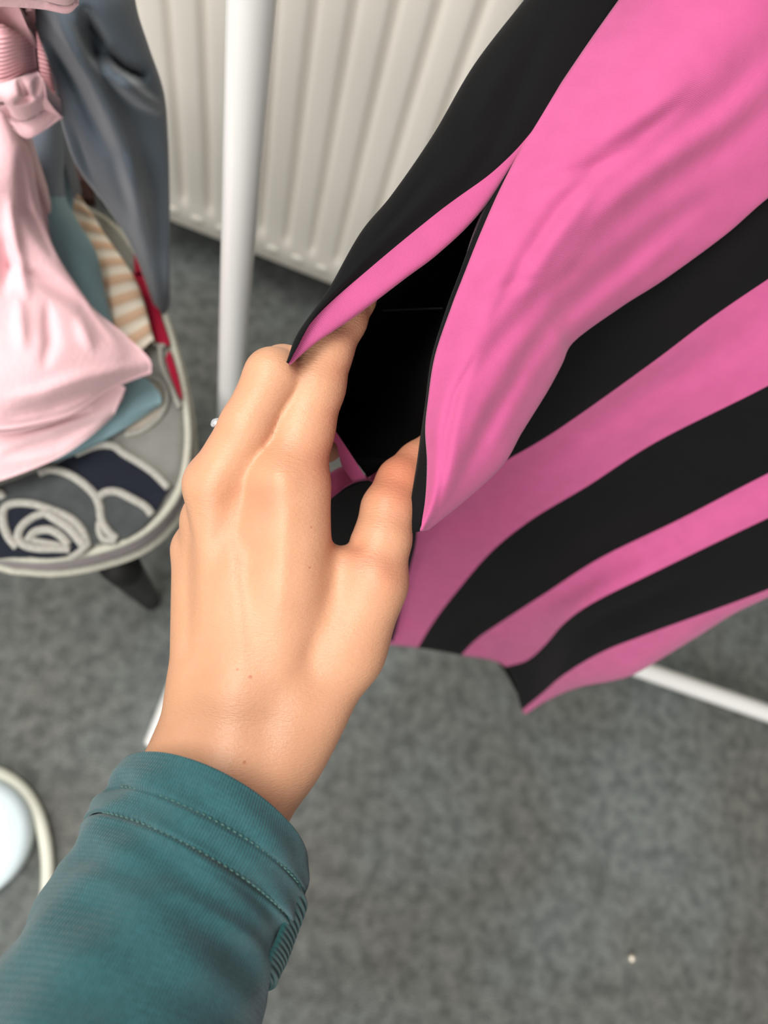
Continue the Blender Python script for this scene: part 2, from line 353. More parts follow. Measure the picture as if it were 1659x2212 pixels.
flat_patch('rose_petal', q([(-150, 740), (0, 760), (80, 900), (240, 990), (100, 1000), (-100, 990)]), ZP+.0003, 'navy', seat)
cord(q([(640, 120), (830, 50), (970, 55), (1060, 120), (1180, 190), (1310, 280), (1440, 410)]))
cord(q([(330, 285), (420, 255), (540, 275), (680, 350), (800, 460), (850, 560), (870, 690), (930, 790), (1000, 850)]))
cord(q([(850, 700), (850, 780), (890, 850), (990, 860)]), r=.0028)
cord(q([(840, 500), (900, 450), (1000, 445), (1120, 500), (1240, 570), (1300, 640)]))
cord(q([(150, 920), (70, 820), (30, 700), (40, 590), (120, 545), (280, 550), (440, 600), (600, 670), (700, 770), (750, 900)]))
cord(q([(410, 620), (290, 660), (190, 740), (160, 830), (210, 900), (330, 930), (460, 930), (600, 935)]))
cord(q([(410, 630), (500, 690), (600, 760), (680, 850), (720, 900)]), r=.0042)
cord(q([(240, 870), (300, 790), (420, 770), (520, 820), (590, 900)]), r=.0036)
cord(q([(280, 860), (400, 880), (500, 900), (600, 940)]), r=.0026)
cord(q([(760, 880), (680, 960), (600, 1010)]), r=.003)
cord(q([(-40, 450), (10, 460), (30, 500)]), r=.003)
# crimson and taupe petals higher up the seat
flat_patch('rose_petal', [(268, 598), (300, 588), (322, 604), (336, 645), (348, 685), (366, 742), (350, 742), (336, 735), (312, 698), (288, 640)], ZP, 'crimson', seat)
flat_patch('rose_petal', [(357, 775), (366, 758), (376, 785), (386, 820), (393, 862), (374, 826)], ZP, 'crimson', seat)
flat_patch('rose_petal', [(290, 540), (305, 560), (308, 592), (292, 590)], ZP, 'crimson', seat)
cord([(262, 600), (282, 640), (306, 700), (332, 742), (356, 748)], r=.002)
cord([(345, 748), (350, 790), (370, 838), (388, 880)], r=.002)
flat_patch('rose_petal', [(290, 830), (340, 820), (358, 850), (350, 890), (300, 930), (270, 935)], ZP, 'taupe', seat)
flat_patch('rose_petal', [(200, 540), (245, 545), (272, 590), (290, 660), (315, 720), (300, 740), (230, 640)], ZP, 'taupe', seat)
cord([(270, 940), (310, 928), (348, 895), (360, 855), (345, 825), (310, 815)], r=.0024)
cord([(215, 545), (245, 548), (270, 580)], r=.0026)
cord([(165, 440), (195, 460), (210, 495), (205, 520)], r=.0026)

# ------------------------------------------------------------------ clothes piled on the stool
def zdepth(px, py, z): r = R @ ray(px, py); return (z-CAMZ)/r[2]
def lz(pts): return [(x, y, zdepth(x, y, z)) for x, y, z in pts]       # points given by the height they lie at
knit = sheet('striped_knit', [lz([(20, 330, .50), (60, 430, .495), (120, 560, .485), (180, 660, .475), (260, 780, .466)]),
                              lz([(90, 330, .50), (140, 420, .495), (190, 530, .485), (255, 640, .478), (300, 760, .468)]),
                              lz([(130, 370, .50), (175, 430, .493), (225, 510, .483), (290, 610, .475), (330, 735, .466)]),
                              lz([(132, 385, .49), (182, 440, .483), (232, 515, .473), (300, 620, .465), (334, 745, .457)])], 40, 6, 'beige', skirt=.456)
tag(knit, 'beige and cream striped knit folded under the blue cloth on the stool', 'knitwear')
bl = sheet('slate_cloth', [lz([(-20, 230, .56), (0, 400, .54), (40, 560, .52), (120, 700, .50), (190, 790, .485)]),
                           lz([(80, 250, .575), (95, 400, .55), (130, 520, .53), (180, 620, .508), (225, 720, .487)]),
                           lz([(128, 236, .57), (134, 330, .55), (140, 430, .53), (200, 540, .508), (218, 610, .497), (240, 700, .483)]),
                           lz([(130, 240, .555), (136, 340, .535), (146, 440, .515), (208, 548, .493), (226, 625, .482), (250, 715, .470)])],
          200, 6, ['greyblue2', 'paleblue'], skirt=.48, gapmat=[0, 0, 0])
me = bl.data     # lower half of the folded cloth is the pale teal side
for p_ in me.polygons:
    c_ = bl.location+p_.center; v_ = R.T @ (np.array(c_)-ORG); py_ = CY-v_[1]/-v_[2]*F; 
    if py_ > 425: p_.material_index = 1
tag(bl, 'slate blue cloth with pale teal lower half folded on top of the striped knit', 'cloth')
pb_ = sheet('pale_blue_cloth', [lz([(150, 800, .466), (200, 790, .467), (270, 800, .467), (322, 822, .465)]),
                               lz([(120, 880, .467), (190, 880, .468), (260, 860, .468), (345, 850, .465)]),
                               lz([(100, 960, .466), (170, 945, .467), (250, 905, .467), (348, 868, .464)]),
                               lz([(110, 1000, .460), (175, 975, .461), (255, 932, .461), (346, 876, .458)])], 30, 7, 'paleblue', skirt=.456)
tag(pb_, 'pale teal blue cloth lying flat beneath the pink clothes on the stool', 'cloth')
fold2 = [([(0, 985), (120, 955), (220, 905)], 14, .006), ([(0, 940), (110, 915), (200, 880)], 10, .006)]
p2 = sheet('pale_pink_cloth', [lz([(-140, 800, .50), (-20, 790, .50), (120, 780, .50), (270, 838, .49)]),
                              lz([(-140, 900, .497), (-20, 900, .497), (120, 880, .496), (268, 850, .487)]),
                              lz([(-140, 1000, .490), (-20, 985, .490), (110, 950, .489), (252, 885, .482)]),
                              lz([(-140, 1060, .475), (-20, 1044, .476), (90, 1005, .477), (180, 955, .476), (250, 895, .474)])], 50, 10, 'softpink2', fold=fold2, skirt=.474, noise=(.0006, 90))
tag(p2, 'pale pink cloth folded under the rumpled pink sweatshirt on the stool', 'cloth')

sw = thing('pink_sweatshirt', 'soft pink sweatshirt heaped on top of the clothes on the stool', 'sweatshirt', tuple(onz(60, 700, .50)))
fp = [([(45, 330), (60, 450), (120, 560)], 16, .008), ([(20, 420), (30, 540), (60, 650)], 14, -.006), ([(-10, 560), (80, 600), (170, 650), (240, 740)], 16, .006),
      ([(0, 860), (90, 850), (180, 815), (300, 790)], 14, -.005), ([(0, 895), (100, 885), (190, 850), (290, 812)], 9, .006),
      ([(100, 650), (110, 740), (90, 800)], 14, .005), ([(170, 680), (200, 760)], 14, -.004), ([(40, 640), (50, 760)], 14, -.004), ([(0, 500), (20, 560), (0, 640)], 16, .007)]
sheet('body', [lz([(-170, 120, .655), (-170, 250, .62), (-170, 450, .60), (-160, 650, .575), (-150, 800, .55), (-150, 900, .52)]),
               lz([(-70, 120, .66), (-70, 250, .625), (-60, 400, .61), (-40, 560, .58), (-10, 740, .558), (-10, 850, .54), (-10, 925, .515)]),
               lz([(-20, 120, .665), (0, 240, .63), (35, 360, .61), (60, 500, .58), (90, 640, .56), (110, 760, .55), (120, 850, .53), (130, 905, .505)]),
               lz([(5, 130, .66), (20, 235, .62), (60, 330, .60), (80, 440, .578), (125, 560, .56), (185, 660, .545), (240, 760, .53), (240, 820, .515), (230, 850, .50)]),
               lz([(20, 140, .645), (28, 240, .60), (66, 340, .58), (88, 460, .56), (132, 570, .54), (196, 662, .525), (268, 722, .518), (322, 775, .51), (326, 806, .498)])],
      80, 14, 'softpink', sw, fold=fp, skirt=.492, noise=(.0007, 60))
sheet('rib_waistband', [lz([(-60, -70, .755), (-60, -10, .70), (-60, 60, .69), (-55, 180, .67)]), lz([(0, -60, .76), (0, 0, .705), (0, 80, .695), (4, 178, .672)]),
                        lz([(45, -55, .755), (45, 5, .70), (45, 80, .69), (48, 160, .672)]), lz([(66, -50, .75), (68, 8, .69), (72, 70, .68), (80, 150, .665)])],
      40, 8, 'rib', sw, skirt=-.012)
sheet('rib_edge', [lz([(62, 50, .675), (76, 110, .66), (84, 160, .65), (105, 185, .645)]), lz([(85, 66, .672), (100, 110, .66), (112, 160, .65), (122, 200, .64)]),
                   lz([(88, 68, .655), (104, 112, .645), (117, 162, .635), (126, 205, .625)])], 30, 5, 'rib', sw, skirt=-.008)
sheet('turned_flap', [lz([(-40, 178, .675), (-20, 200, .67), (0, 215, .66), (10, 240, .65)]), lz([(2, 178, .678), (15, 215, .672), (30, 240, .662), (42, 262, .650)]),
                      lz([(45, 165, .680), (55, 195, .675), (66, 225, .665), (74, 252, .652)]), lz([(82, 155, .676), (95, 175, .672), (112, 198, .660), (130, 214, .648)])],
      30, 10, 'softpink', sw, fold=[([(40, 170), (60, 210), (30, 225)], 10, .006), ([(85, 165), (75, 215)], 8, .004)], skirt=-.012)
sheet('shoulder', [lz([(-60, -160, .80), (0, -150, .80), (100, -130, .79), (190, -90, .78)]), lz([(-60, -60, .785), (20, -60, .785), (110, -50, .78), (180, -40, .77)]),
                   lz([(-60, -32, .772), (20, -30, .772), (90, -24, .771), (146, -12, .768), (168, -30, .765)]), lz([(-60, -4, .762), (20, -2, .762), (90, 4, .762), (146, 13, .760), (172, -8, .757)])],
      40, 8, 'softpink', sw, skirt=-.003)

bk = sheet('brown_knit', [lz([(112, 250, .50), (118, 340, .495), (124, 420, .49)]), lz([(140, 260, .50), (150, 340, .495), (160, 425, .49)]), lz([(175, 270, .495), (195, 350, .49), (205, 430, .485)])], 16, 5, 'brown', skirt=-.012)
tag(bk, 'dark brown knit glimpsed between the slate cloth and the hanging slate garment', 'knitwear')
# slate garment hanging from the rail beside the stool
ft = [([(120, 20), (170, 130), (230, 260), (290, 420), (330, 560)], 28, -.034), ([(90, 60), (180, 190), (250, 330), (290, 480)], 24, .034),
      ([(190, 60), (240, 150), (300, 210), (350, 240)], 18, -.022), ([(180, 10), (215, 110), (260, 150), (320, 165)], 22, .026), ([(150, 250), (190, 360), (210, 400)], 10, .008)]
tr = thing('slate_trousers', 'dark slate blue garment hanging between the stool and the radiator', 'trousers', tuple(W(230, 250, .42)))
sheet('trouser_leg', [[(-60, -330, .30), (20, -80, .355), (68, 10, .36), (80, 60, .375), (112, 150, .40), (126, 220, .42), (142, 290, .44), (172, 365, .465), (238, 452, .51), (292, 545, .55), (338, 668, .60)],
                      [(60, -330, .29), (120, -80, .335), (150, 20, .345), (175, 110, .365), (205, 200, .39), (235, 300, .42), (262, 400, .455), (300, 500, .51), (330, 590, .55), (345, 675, .60)],
                      [(170, -330, .29), (210, -80, .34), (235, 20, .35), (260, 110, .37), (288, 200, .395), (310, 300, .425), (328, 400, .46), (340, 500, .51), (350, 590, .55), (354, 678, .60)],
                      [(240, -330, .30), (275, -80, .36), (290, 20, .37), (315, 100, .385), (348, 200, .41), (358, 300, .435), (362, 400, .465), (364, 500, .51), (364, 590, .55), (366, 660, .60)],
                      [(235, -330, .32), (265, -80, .39), (280, 20, .40), (305, 100, .415), (338, 200, .44), (348, 300, .46), (352, 400, .49), (356, 500, .53), (358, 590, .565), (362, 650, .605)]],
      110, 12, 'greyblue', tr, fold=ft, thick=.002)
sheet('trouser_back', [[(20, -80, .365), (68, 10, .37), (80, 60, .385), (112, 150, .41), (126, 220, .43), (142, 290, .45), (172, 365, .475), (238, 452, .52), (292, 545, .56), (338, 668, .61)],
                      [(150, -80, .42), (180, 20, .43), (210, 110, .44), (235, 200, .46), (260, 300, .48), (280, 400, .50), (315, 500, .54), (335, 590, .575), (350, 675, .61)],
                      [(265, -80, .392), (280, 20, .402), (305, 100, .417), (338, 200, .442), (348, 300, .462), (352, 400, .492), (356, 500, .532), (358, 590, .567), (362, 650, .607)]],
      60, 8, 'greyblue', tr, thick=.002)

# ------------------------------------------------------------------ the striped dress
dress = thing('striped_dress', 'pink and black vertically striped jersey dress held open at its side', 'dress', tuple(W(1400, 900, .4)))
C_ = [(1352, -20, .270), (1260, 110, .269), (1160, 262, .268), (1090, 390, .267), (1040, 500, .265), (1000, 600, .265), (975, 665, .265), (940, 770, .265), (925, 870, .266), (920, 930, .268), (924, 1000, .270), (920, 1080, .272), (908, 1147, .275)]
D_ = [(1830, 270, .285), (1659, 402, .29), (1560, 490, .295), (1430, 590, .30), (1340, 650, .30), (1240, 728, .295), (1212, 780, .292), (1180, 840, .29), (1125, 930, .286), (1085, 1000, .285), (1010, 1074, .286), (925, 1143, .284)]
D2 = [(1830, 272, .289), (1655, 405, .296), (1556, 494, .301), (1424, 594, .308), (1334, 655, .31), (1222, 735, .310), (1195, 785, .310), (1160, 842, .308), (1105, 930, .304), (1060, 1000, .303), (990, 1066, .302), (915, 1138, .295)]
Mid1 = [(1500, -60, .258), (1400, 130, .257), (1300, 290, .258), (1215, 420, .259), (1140, 540, .259), (1080, 640, .259), (1035, 740, .258), (1000, 840, .257), (975, 920, .258), (960, 1010, .262), (940, 1080, .268), (912, 1146, .276)]
Mid2 = [(1680, -40, .252), (1560, 160, .258), (1440, 330, .264), (1350, 450, .268), (1260, 560, .271), (1190, 660, .272), (1130, 760, .270), (1080, 860, .268), (1040, 940, .268), (1000, 1020, .270), (965, 1082, .274), (916, 1145, .279)]
ff = [([(1700, 60), (1560, 210), (1400, 330), (1250, 430)], 40, .0026), ([(1750, 160), (1580, 300), (1420, 410), (1290, 520), (1180, 680)], 34, .0030),
      ([(1720, 110), (1560, 262), (1400, 372), (1270, 480)], 26, -.0020), ([(1480, 215), (1370, 300), (1270, 362), (1150, 400)], 22, .0026), ([(1500, 160), (1400, 240), (1290, 310)], 24, -.0016),
      ([(1400, 305), (1290, 362), (1205, 450), (1130, 560), (1060, 700)], 20, .0026), ([(1290, 400), (1200, 520), (1120, 650)], 20, -.0018),
      ([(1560, 400), (1420, 500), (1300, 600), (1180, 700), (1100, 830)], 30, .0030), ([(1480, 500), (1350, 610), (1240, 700), (1160, 790)], 22, -.0018),
      ([(1260, 560), (1170, 640), (1080, 730), (1000, 850)], 22, .0020), ([(1200, 660), (1110, 760), (1040, 880), (1000, 980)], 22, -.0018),
      ([(1030, 760), (985, 850), (966, 930), (955, 1030), (940, 1110)], 13, .0026), ([(1130, 800), (1060, 900), (1010, 1000), (980, 1060)], 22, .0020), ([(1180, 760), (1110, 880), (1060, 970)], 18, -.0012),
      ([(1170, 600), (1110, 612), (1040, 640)], 16, .0012)]
sheet('front_flap', [C_, Mid1, Mid2, D_, D2], 220, 18, ['pink', 'black'], dress, fold=ff, label='pink side flap, its edge folded over the opening', gapmat=[0, 0, 0, 0])
# inner black facing along the opening's edge
C1 = [(x, y, d+.0012) for x, y, d in C_[2:]]
C2 = [(1152, 270, .2705), (1078, 393, .270), (1027, 503, .269), (990, 602, .269), (966, 667, .270), (934, 772, .271), (920, 872, .273), (911, 935, .276), (902, 1000, .277), (889, 1080, .276), (883, 1153, .2755)]
sheet('edge_facing', [C1, C2], 90, 4, 'black', dress)
sheet('inner_facing', [[(1165, 262, .2725), (1110, 345, .2745), (1045, 452, .279), (1012, 540, .281), (1000, 602, .281), (985, 650, .280)], [(1158, 272, .272), (1086, 388, .2725), (1033, 500, .2725), (1012, 545, .2725), (998, 600, .273), (978, 655, .273)]], 50, 4, 'pink', dress)
# skirt: stripe boundaries from the frame's right side down to the hem
g0 = [(1900, 205, .284), (1659, 398, .294), (1560, 486, .300), (1430, 586, .309), (1240, 726, .330), (1120, 830, .36), (1010, 940, .40), (930, 1030, .43), (850, 1130, .48), (780, 1240, .55), (720, 1370, .63)]
g1 = [(1900, 445, .305), (1659, 602, .325), (1530, 690, .335), (1400, 788, .348), (1200, 930, .38), (1075, 1005, .41), (980, 1072, .44), (900, 1142, .48), (840, 1220, .54), (790, 1300, .60), (760, 1384, .655)]
g2 = [(1900, 700, .335), (1659, 832, .36), (1420, 952, .395), (1270, 1048, .425), (1150, 1120, .46), (1060, 1192, .50), (980, 1285, .57), (935, 1345, .63), (902, 1399, .69)]
g3 = [(1900, 905, .365), (1659, 1022, .395), (1470, 1120, .43), (1300, 1203, .475), (1180, 1280, .53), (1080, 1345, .60), (1030, 1380, .65), (996, 1415, .70)]
g4 = [(1900, 1010, .38), (1659, 1118, .41), (1400, 1242, .455), (1280, 1302, .49), (1220, 1345, .53), (1178, 1392, .59), (1140, 1425, .65), (1092, 1440, .70)]
g5 = [(1900, 1170, .41), (1659, 1272, .45), (1400, 1368, .50), (1300, 1408, .53), (1220, 1456, .58), (1175, 1495, .64), (1128, 1534, .70)]
g6 = [(1900, 1190, .45), (1659, 1283, .49), (1500, 1378, .52), (1380, 1450, .55), (1330, 1468, .57), (1250, 1484, .61), (1190, 1508, .66), (1136, 1537, .71)]
g7 = [(1900, 1150, .55), (1659, 1240, .58), (1500, 1340, .60), (1380, 1410, .62), (1320, 1430, .64), (1250, 1450, .67), (1190, 1480, .70), (1130, 1520, .74)]
fg = [([(1060, 1300), (1010, 1350), (960, 1400)], 20, .012), ([(1100, 1355), (1075, 1390), (1060, 1420)], 10, -.010), ([(1040, 1370), (1030, 1410)], 9, .010), ([(1659, 950), (1300, 1120), (1100, 1260)], 40, -.004),
      ([(1659, 700), (1300, 900), (1100, 1050), (960, 1150), (900, 1250)], 34, .006), ([(1500, 1250), (1300, 1340), (1180, 1430), (1120, 1500)], 22, .010), ([(900, 1160), (1050, 1090)], 16, .006), ([(1659, 480), (1400, 680), (1240, 800)], 30, -.003),
      ([(860, 1330), (900, 1345)], 14, .008), ([(870, 1180), (960, 1120)], 14, -.004)]
sheet('skirt_front', [g0, g1, g2, g3, g4, g5, g6, g7], 160, 7, ['black', 'pink'], dress, fold=fg, gapmat=[0, 1, 0, 1, 0, 1, 0], label='striped skirt hanging down to the hem')
# reverse side of the skirt, closing it into a tube
sheet('skirt_back', [[(1900, 1152, .55), (1659, 1242, .58), (1500, 1342, .60), (1380, 1412, .62), (1320, 1432, .64), (1250, 1452, .67), (1190, 1482, .70), (1130, 1520, .74)],
                     [(1900, 900, .52), (1659, 1020, .55), (1450, 1130, .59), (1250, 1250, .64), (1150, 1320, .68), (1060, 1420, .74)],
                     [(1900, 600, .48), (1659, 750, .50), (1400, 920, .54), (1200, 1050, .58), (1050, 1180, .64), (930, 1300, .70), (900, 1390, .75)],
                     [(1900, 205, .42), (1659, 400, .44), (1430, 590, .46), (1200, 800, .49), (1000, 980, .53), (870, 1130, .58), (800, 1250, .64), (770, 1375, .70)]], 60, 6, ['lining', 'black'], dress, gapmat=[0, 0, 0])
# back part of the side opening: black stripe, pink stripe, folded edge
O2 = [(1190, -60, .31), (1060, 130, .305), (950, 320, .295), (870, 440, .290), (800, 520, .283), (735, 630, .275), (672, 728, .268), (640, 790, .266)]
O1 = [(1182, -60, .276), (1140, 0, .272), (1030, 140, .268), (940, 292, .264), (850, 420, .260), (780, 505, .256), (708, 632, .251), (645, 722, .247), (622, 784, .246)]
A1 = [(1380, -60, .274), (1340, 0, .273), (1290, 80, .271), (1165, 262, .268), (1070, 366, .266), (950, 455, .261), (800, 578, .253), (690, 675, .247), (640, 742, .2445), (621, 784, .2445)]
B1 = [(1400, -40, .276), (1350, 0, .275), (1300, 80, .273), (1175, 262, .271), (1120, 338, .270), (1025, 462, .266), (940, 543, .261), (870, 596, .257), (760, 680, .252), (680, 737, .248), (624, 786, .2445)]
B2 = [(x+4, y+2, d+.006) for x, y, d in B1[:-2]]+[(683, 735, .2515), (628, 785, .247)]
mid_ob = [((a[0]+b_[0])/2, (a[1]+b_[1])/2, (a[2]+b_[2])/2-.004) for a, b_ in zip(resample(O1, 10), resample(A1, 10))]
fo = [([(1180, 60), (1120, 200), (1060, 330), (980, 430)], 20, .0016), ([(1120, 100), (1060, 200), (1010, 300)], 16, -.0014), ([(960, 330), (880, 440), (800, 540)], 14, .0012)]
sheet('back_flap', [O2, O1, mid_ob, A1, B1, B2], 200, 8, ['black', 'pink'], dress, fold=fo, gapmat=[0, 0, 0, 1, 1], label='black edged flap with a pink folded border')
# the border runs on behind the index finger
sheet('back_flap_border', [[(612, 790, .2795), (626, 850, .290), (676, 905, .300), (706, 944, .303), (726, 958, .304), (732, 981, .306), (740, 1008, .310), (762, 1040, .313)],
                           [(640, 760, .2795), (668, 840, .290), (718, 921, .300), (752, 972, .305), (788, 1028, .312), (792, 1032, .314)]], 50, 6, 'pink', dress)
# black inside of the dress seen through the opening
def inside():
    Lp = resample([(1158, 270, .2715), (1030, 460, .268), (870, 598, .262), (740, 700, .258), (668, 752, .262), (650, 800, .285), (680, 870, .297), (718, 921, .300), (755, 977, .308), (795, 1031, .316)], 70)
    Rp = resample([(1160, 272, .2735), (1090, 390, .274), (1040, 500, .275), (1000, 600, .276), (975, 665, .276), (940, 770, .277), (926, 870, .280), (922, 940, .284), (900, 990, .300), (840, 999, .318)], 70)
    n = 26; V = []
    for i in range(70):
        s = i/69; dep = .10*math.sin(PI*min(1, s*1.05))**.7+.002
        for j in range(n):
            u = j/(n-1); p = Lp[i]*(1-u)+Rp[i]*u; bulge = math.sin(PI*u)**.6 if 0 < u < 1 else 0
            V.append(W(p[0], p[1], p[2]+dep*bulge))
    solid(mesh('lining', V, gridfaces(70, n), 'lining', dress, label='black inside of the dress'), .0006)
inside()
tube('seam_thread', [W(x, y, .30+.05*math.sin(PI*(x-740)/260)) for x, y in [(745, 674), (790, 672), (850, 670), (910, 667), (975, 665)]], .00022, 'thread_dark', dress, 6)
sheet('skirt_inner', [[(690, 1080, .345), (680, 1180, .42), (680, 1280, .52), (690, 1365, .62)], [(745, 1050, .345), (750, 1180, .42), (755, 1290, .52), (760, 1380, .63)],
                      [(800, 1033, .345), (820, 1150, .42), (835, 1250, .52), (820, 1380, .64)], [(880, 1060, .345), (900, 1150, .42), (880, 1250, .52), (850, 1385, .65)]], 40, 6, 'black', dress)
sheet('skirt_inner_stripe', [[(690, 1036, .35), (715, 1021, .348), (742, 1008, .345), (765, 1016, .343), (795, 1030, .341)], [(690, 1095, .344), (722, 1070, .342), (745, 1052, .341), (770, 1040, .340), (800, 1035, .340)]], 30, 5, 'pink', dress)
sheet('skirt_inner_stripe', [[(800, 1030, .343), (812, 1018, .344), (835, 1026, .344), (860, 1040, .344)], [(797, 1036, .341), (812, 1042, .341), (830, 1048, .341), (860, 1060, .341)]], 14, 3, 'pink', dress)

def bodice():
    zz = [(.96, .215, .032), (1.0, .215, .032), (1.15, .20, .034), (1.28, .195, .034), (1.38, .20, .030), (1.43, .16, .024), (1.46, .07, .016)]; n = 96
    V = [(.285+hx*math.cos(2*PI*j/n), .30+hy*math.sin(2*PI*j/n)+.006*math.sin(9*2*PI*j/n), z) for z, hx, hy in zz for j in range(n)]
    Fc = [(r_*n+j, r_*n+(j+1) % n, (r_+1)*n+(j+1) % n, (r_+1)*n+j) for r_ in range(len(zz)-1) for j in range(n)]
    solid(mesh('bodice', V, Fc, ['black', 'pink'], dress, fm=[(j//8) % 2 for r_ in range(len(zz)-1) for j in range(n)]), .001)
bodice()
def yoke():
    L_ = [(O1[0], 0), (A1[0], 1), (C_[0], 1), (Mid1[0], 1), (Mid2[0], 1), (D_[0], 0), (g1[0], 1), (g2[0], 0), (g3[0], 1), (g4[0], 0), (g5[0], 1), (g6[0], 0), (g7[0], 0),
          ((1900, 900, .52), 0), ((1900, 600, .48), 0), ((1900, 205, .42), 0), (O2[0], 0), (O1[0], 0)]
    P = np.array([W(*p) for p, c in L_]); a = np.r_[0, np.cumsum(np.linalg.norm(np.diff(P, axis=0), axis=1))]
    k = int(np.argmax(P[:, 0])); th = np.where(np.arange(len(P)) <= k, PI+PI*a/a[k], 2*PI+PI*(a-a[k])/(a[-1]-a[k]))
    Q_ = np.stack([.285+.215*np.cos(th), .30+.032*np.sin(th)+.006*np.sin(9*th), np.full(len(P), .962)], 1)
    sub = 5; G = []; fm = []; tt = np.linspace(0, 1, 14)
    A_ = np.concatenate([np.linspace(P[i], P[i+1], sub, endpoint=False) for i in range(len(P)-1)]+[P[-1:]]); B_ = np.concatenate([np.stack([.285+.215*np.cos(t_), .30+.032*np.sin(t_)+.006*np.sin(9*t_), np.full(sub, .962)], 1) for t_ in [np.linspace(th[i], th[i+1], sub, endpoint=False) for i in range(len(P)-1)]]+[Q_[-1:]])
    V = np.stack([A_*(1-t)+B_*t for t in tt], 1).reshape(-1, 3)
    fm = [L_[i//sub][1] for i in range(len(A_)-1) for j in range(len(tt)-1)]
    solid(mesh('upper_skirt', V, gridfaces(len(A_), len(tt)), ['black', 'pink'], dress, fm=fm), .0008)
yoke()
tube('hanger_hook', [(.285, .30, 1.44), (.285, .30, 1.52), (.285, .285, 1.545), (.285, .262, 1.567), (.285, .245, 1.55)], .002, 'silver', dress, 8)

# ------------------------------------------------------------------ the person's hand and arm
person = thing('person', 'hand and forearm in a teal sweatshirt sleeve holding open the striped dress', 'person', tuple(W(520, 1500, .26)))
def skin_mat():
    m = bpy.data.materials.new('skin'); m.use_nodes = True; nt = m.node_tree; N = nt.nodes; L = nt.links; b = N['Principled BSDF']
    b.inputs['Roughness'].default_value = .40; b.inputs['Specular IOR Level'].default_value = .35
    b.inputs['Subsurface Weight'].default_value = .2; b.inputs['Subsurface Radius'].default_value = (1, .4, .22); b.inputs['Subsurface Scale'].default_value = .0025
    at = N.new('ShaderNodeAttribute'); at.attribute_name = 'flush_and_bounce'
    tc = N.new('ShaderNodeTexCoord')
    n = N.new('ShaderNodeTexNoise'); n.inputs['Scale'].default_value = 60; n.inputs['Detail'].default_value = 4; L.new(tc.outputs['Object'], n.inputs['Vector'])
    m1 = N.new('ShaderNodeMix'); m1.data_type = 'RGBA'; L.new(n.outputs['Fac'], m1.inputs[0]); m1.inputs[6].default_value = (*lin((194, 143, 109)), 1); m1.inputs[7].default_value = (*lin((207, 157, 124)), 1)
    m2 = N.new('ShaderNodeMix'); m2.data_type = 'RGBA'; L.new(at.outputs['Fac'], m2.inputs[0]); L.new(m1.outputs[2], m2.inputs[6]); m2.inputs[7].default_value = (*lin((192, 108, 82)), 1)
    prev = m2.outputs[2]
    org = np.array(person.location)
    for (x, y, d, r) in [(669, 1226, .240, .0006), (672, 1139, .240, .0005), (541, 1462, .236, .0009), (513, 1446, .236, .0007), (528, 1647, .232, .0008)]:
        p = W(x, y, d)-org
        v = N.new('ShaderNodeVectorMath'); v.operation = 'SUBTRACT'; L.new(tc.outputs['Object'], v.inputs[0]); v.inputs[1].default_value = p
        rd = nrm(R @ ray(x, y)); cr = N.new('ShaderNodeVectorMath'); cr.operation = 'CROSS_PRODUCT'; L.new(v.outputs[0], cr.inputs[0]); cr.inputs[1].default_value = rd
        ln = N.new('ShaderNodeVectorMath'); ln.operation = 'LENGTH'; L.new(cr.outputs[0], ln.inputs[0])
        mr = N.new('ShaderNodeMapRange'); mr.inputs['From Min'].default_value = r; mr.inputs['From Max'].default_value = r*.4; mr.inputs['To Max'].default_value = .6; L.new(ln.outputs['Value'], mr.inputs['Value'])
        mx = N.new('ShaderNodeMix'); mx.data_type = 'RGBA'; L.new(mr.outputs[0], mx.inputs[0]); L.new(prev, mx.inputs[6]); mx.inputs[7].default_value = (*lin((170, 95, 60)), 1); prev = mx.outputs[2]
    L.new(prev, b.inputs['Base Color'])
    # fine creases across the back of the hand, and pores
    mp = N.new('ShaderNodeMapping'); mp.vector_type = 'TEXTURE'
    ax = nrm(R @ np.array([.12, 1, 0])); eul = Vector(ax).to_track_quat('Z', 'Y').to_euler(); mp.inputs['Rotation'].default_value = eul; mp.inputs['Scale'].default_value = (3.2, 3.2, .7); L.new(tc.outputs['Object'], mp.inputs['Vector'])
    n1 = N.new('ShaderNodeTexNoise'); n1.inputs['Scale'].default_value = 1250; n1.inputs['Detail'].default_value = 4; L.new(mp.outputs[0], n1.inputs['Vector'])
    n2 = N.new('ShaderNodeTexVoronoi'); n2.inputs['Scale'].default_value = 1300; L.new(tc.outputs['Object'], n2.inputs['Vector'])
    a = N.new('ShaderNodeMath'); a.operation = 'MULTIPLY_ADD'; L.new(n2.outputs['Distance'], a.inputs[0]); a.inputs[1].default_value = .25; L.new(n1.outputs['Fac'], a.inputs[2])
    bp = N.new('ShaderNodeBump'); bp.inputs['Distance'].default_value = .00024; bp.inputs['Strength'].default_value = 1.0; L.new(a.outputs[0], bp.inputs['Height']); L.new(bp.outputs[0], b.inputs['Normal'])
    return m
M['skin'] = skin_mat()

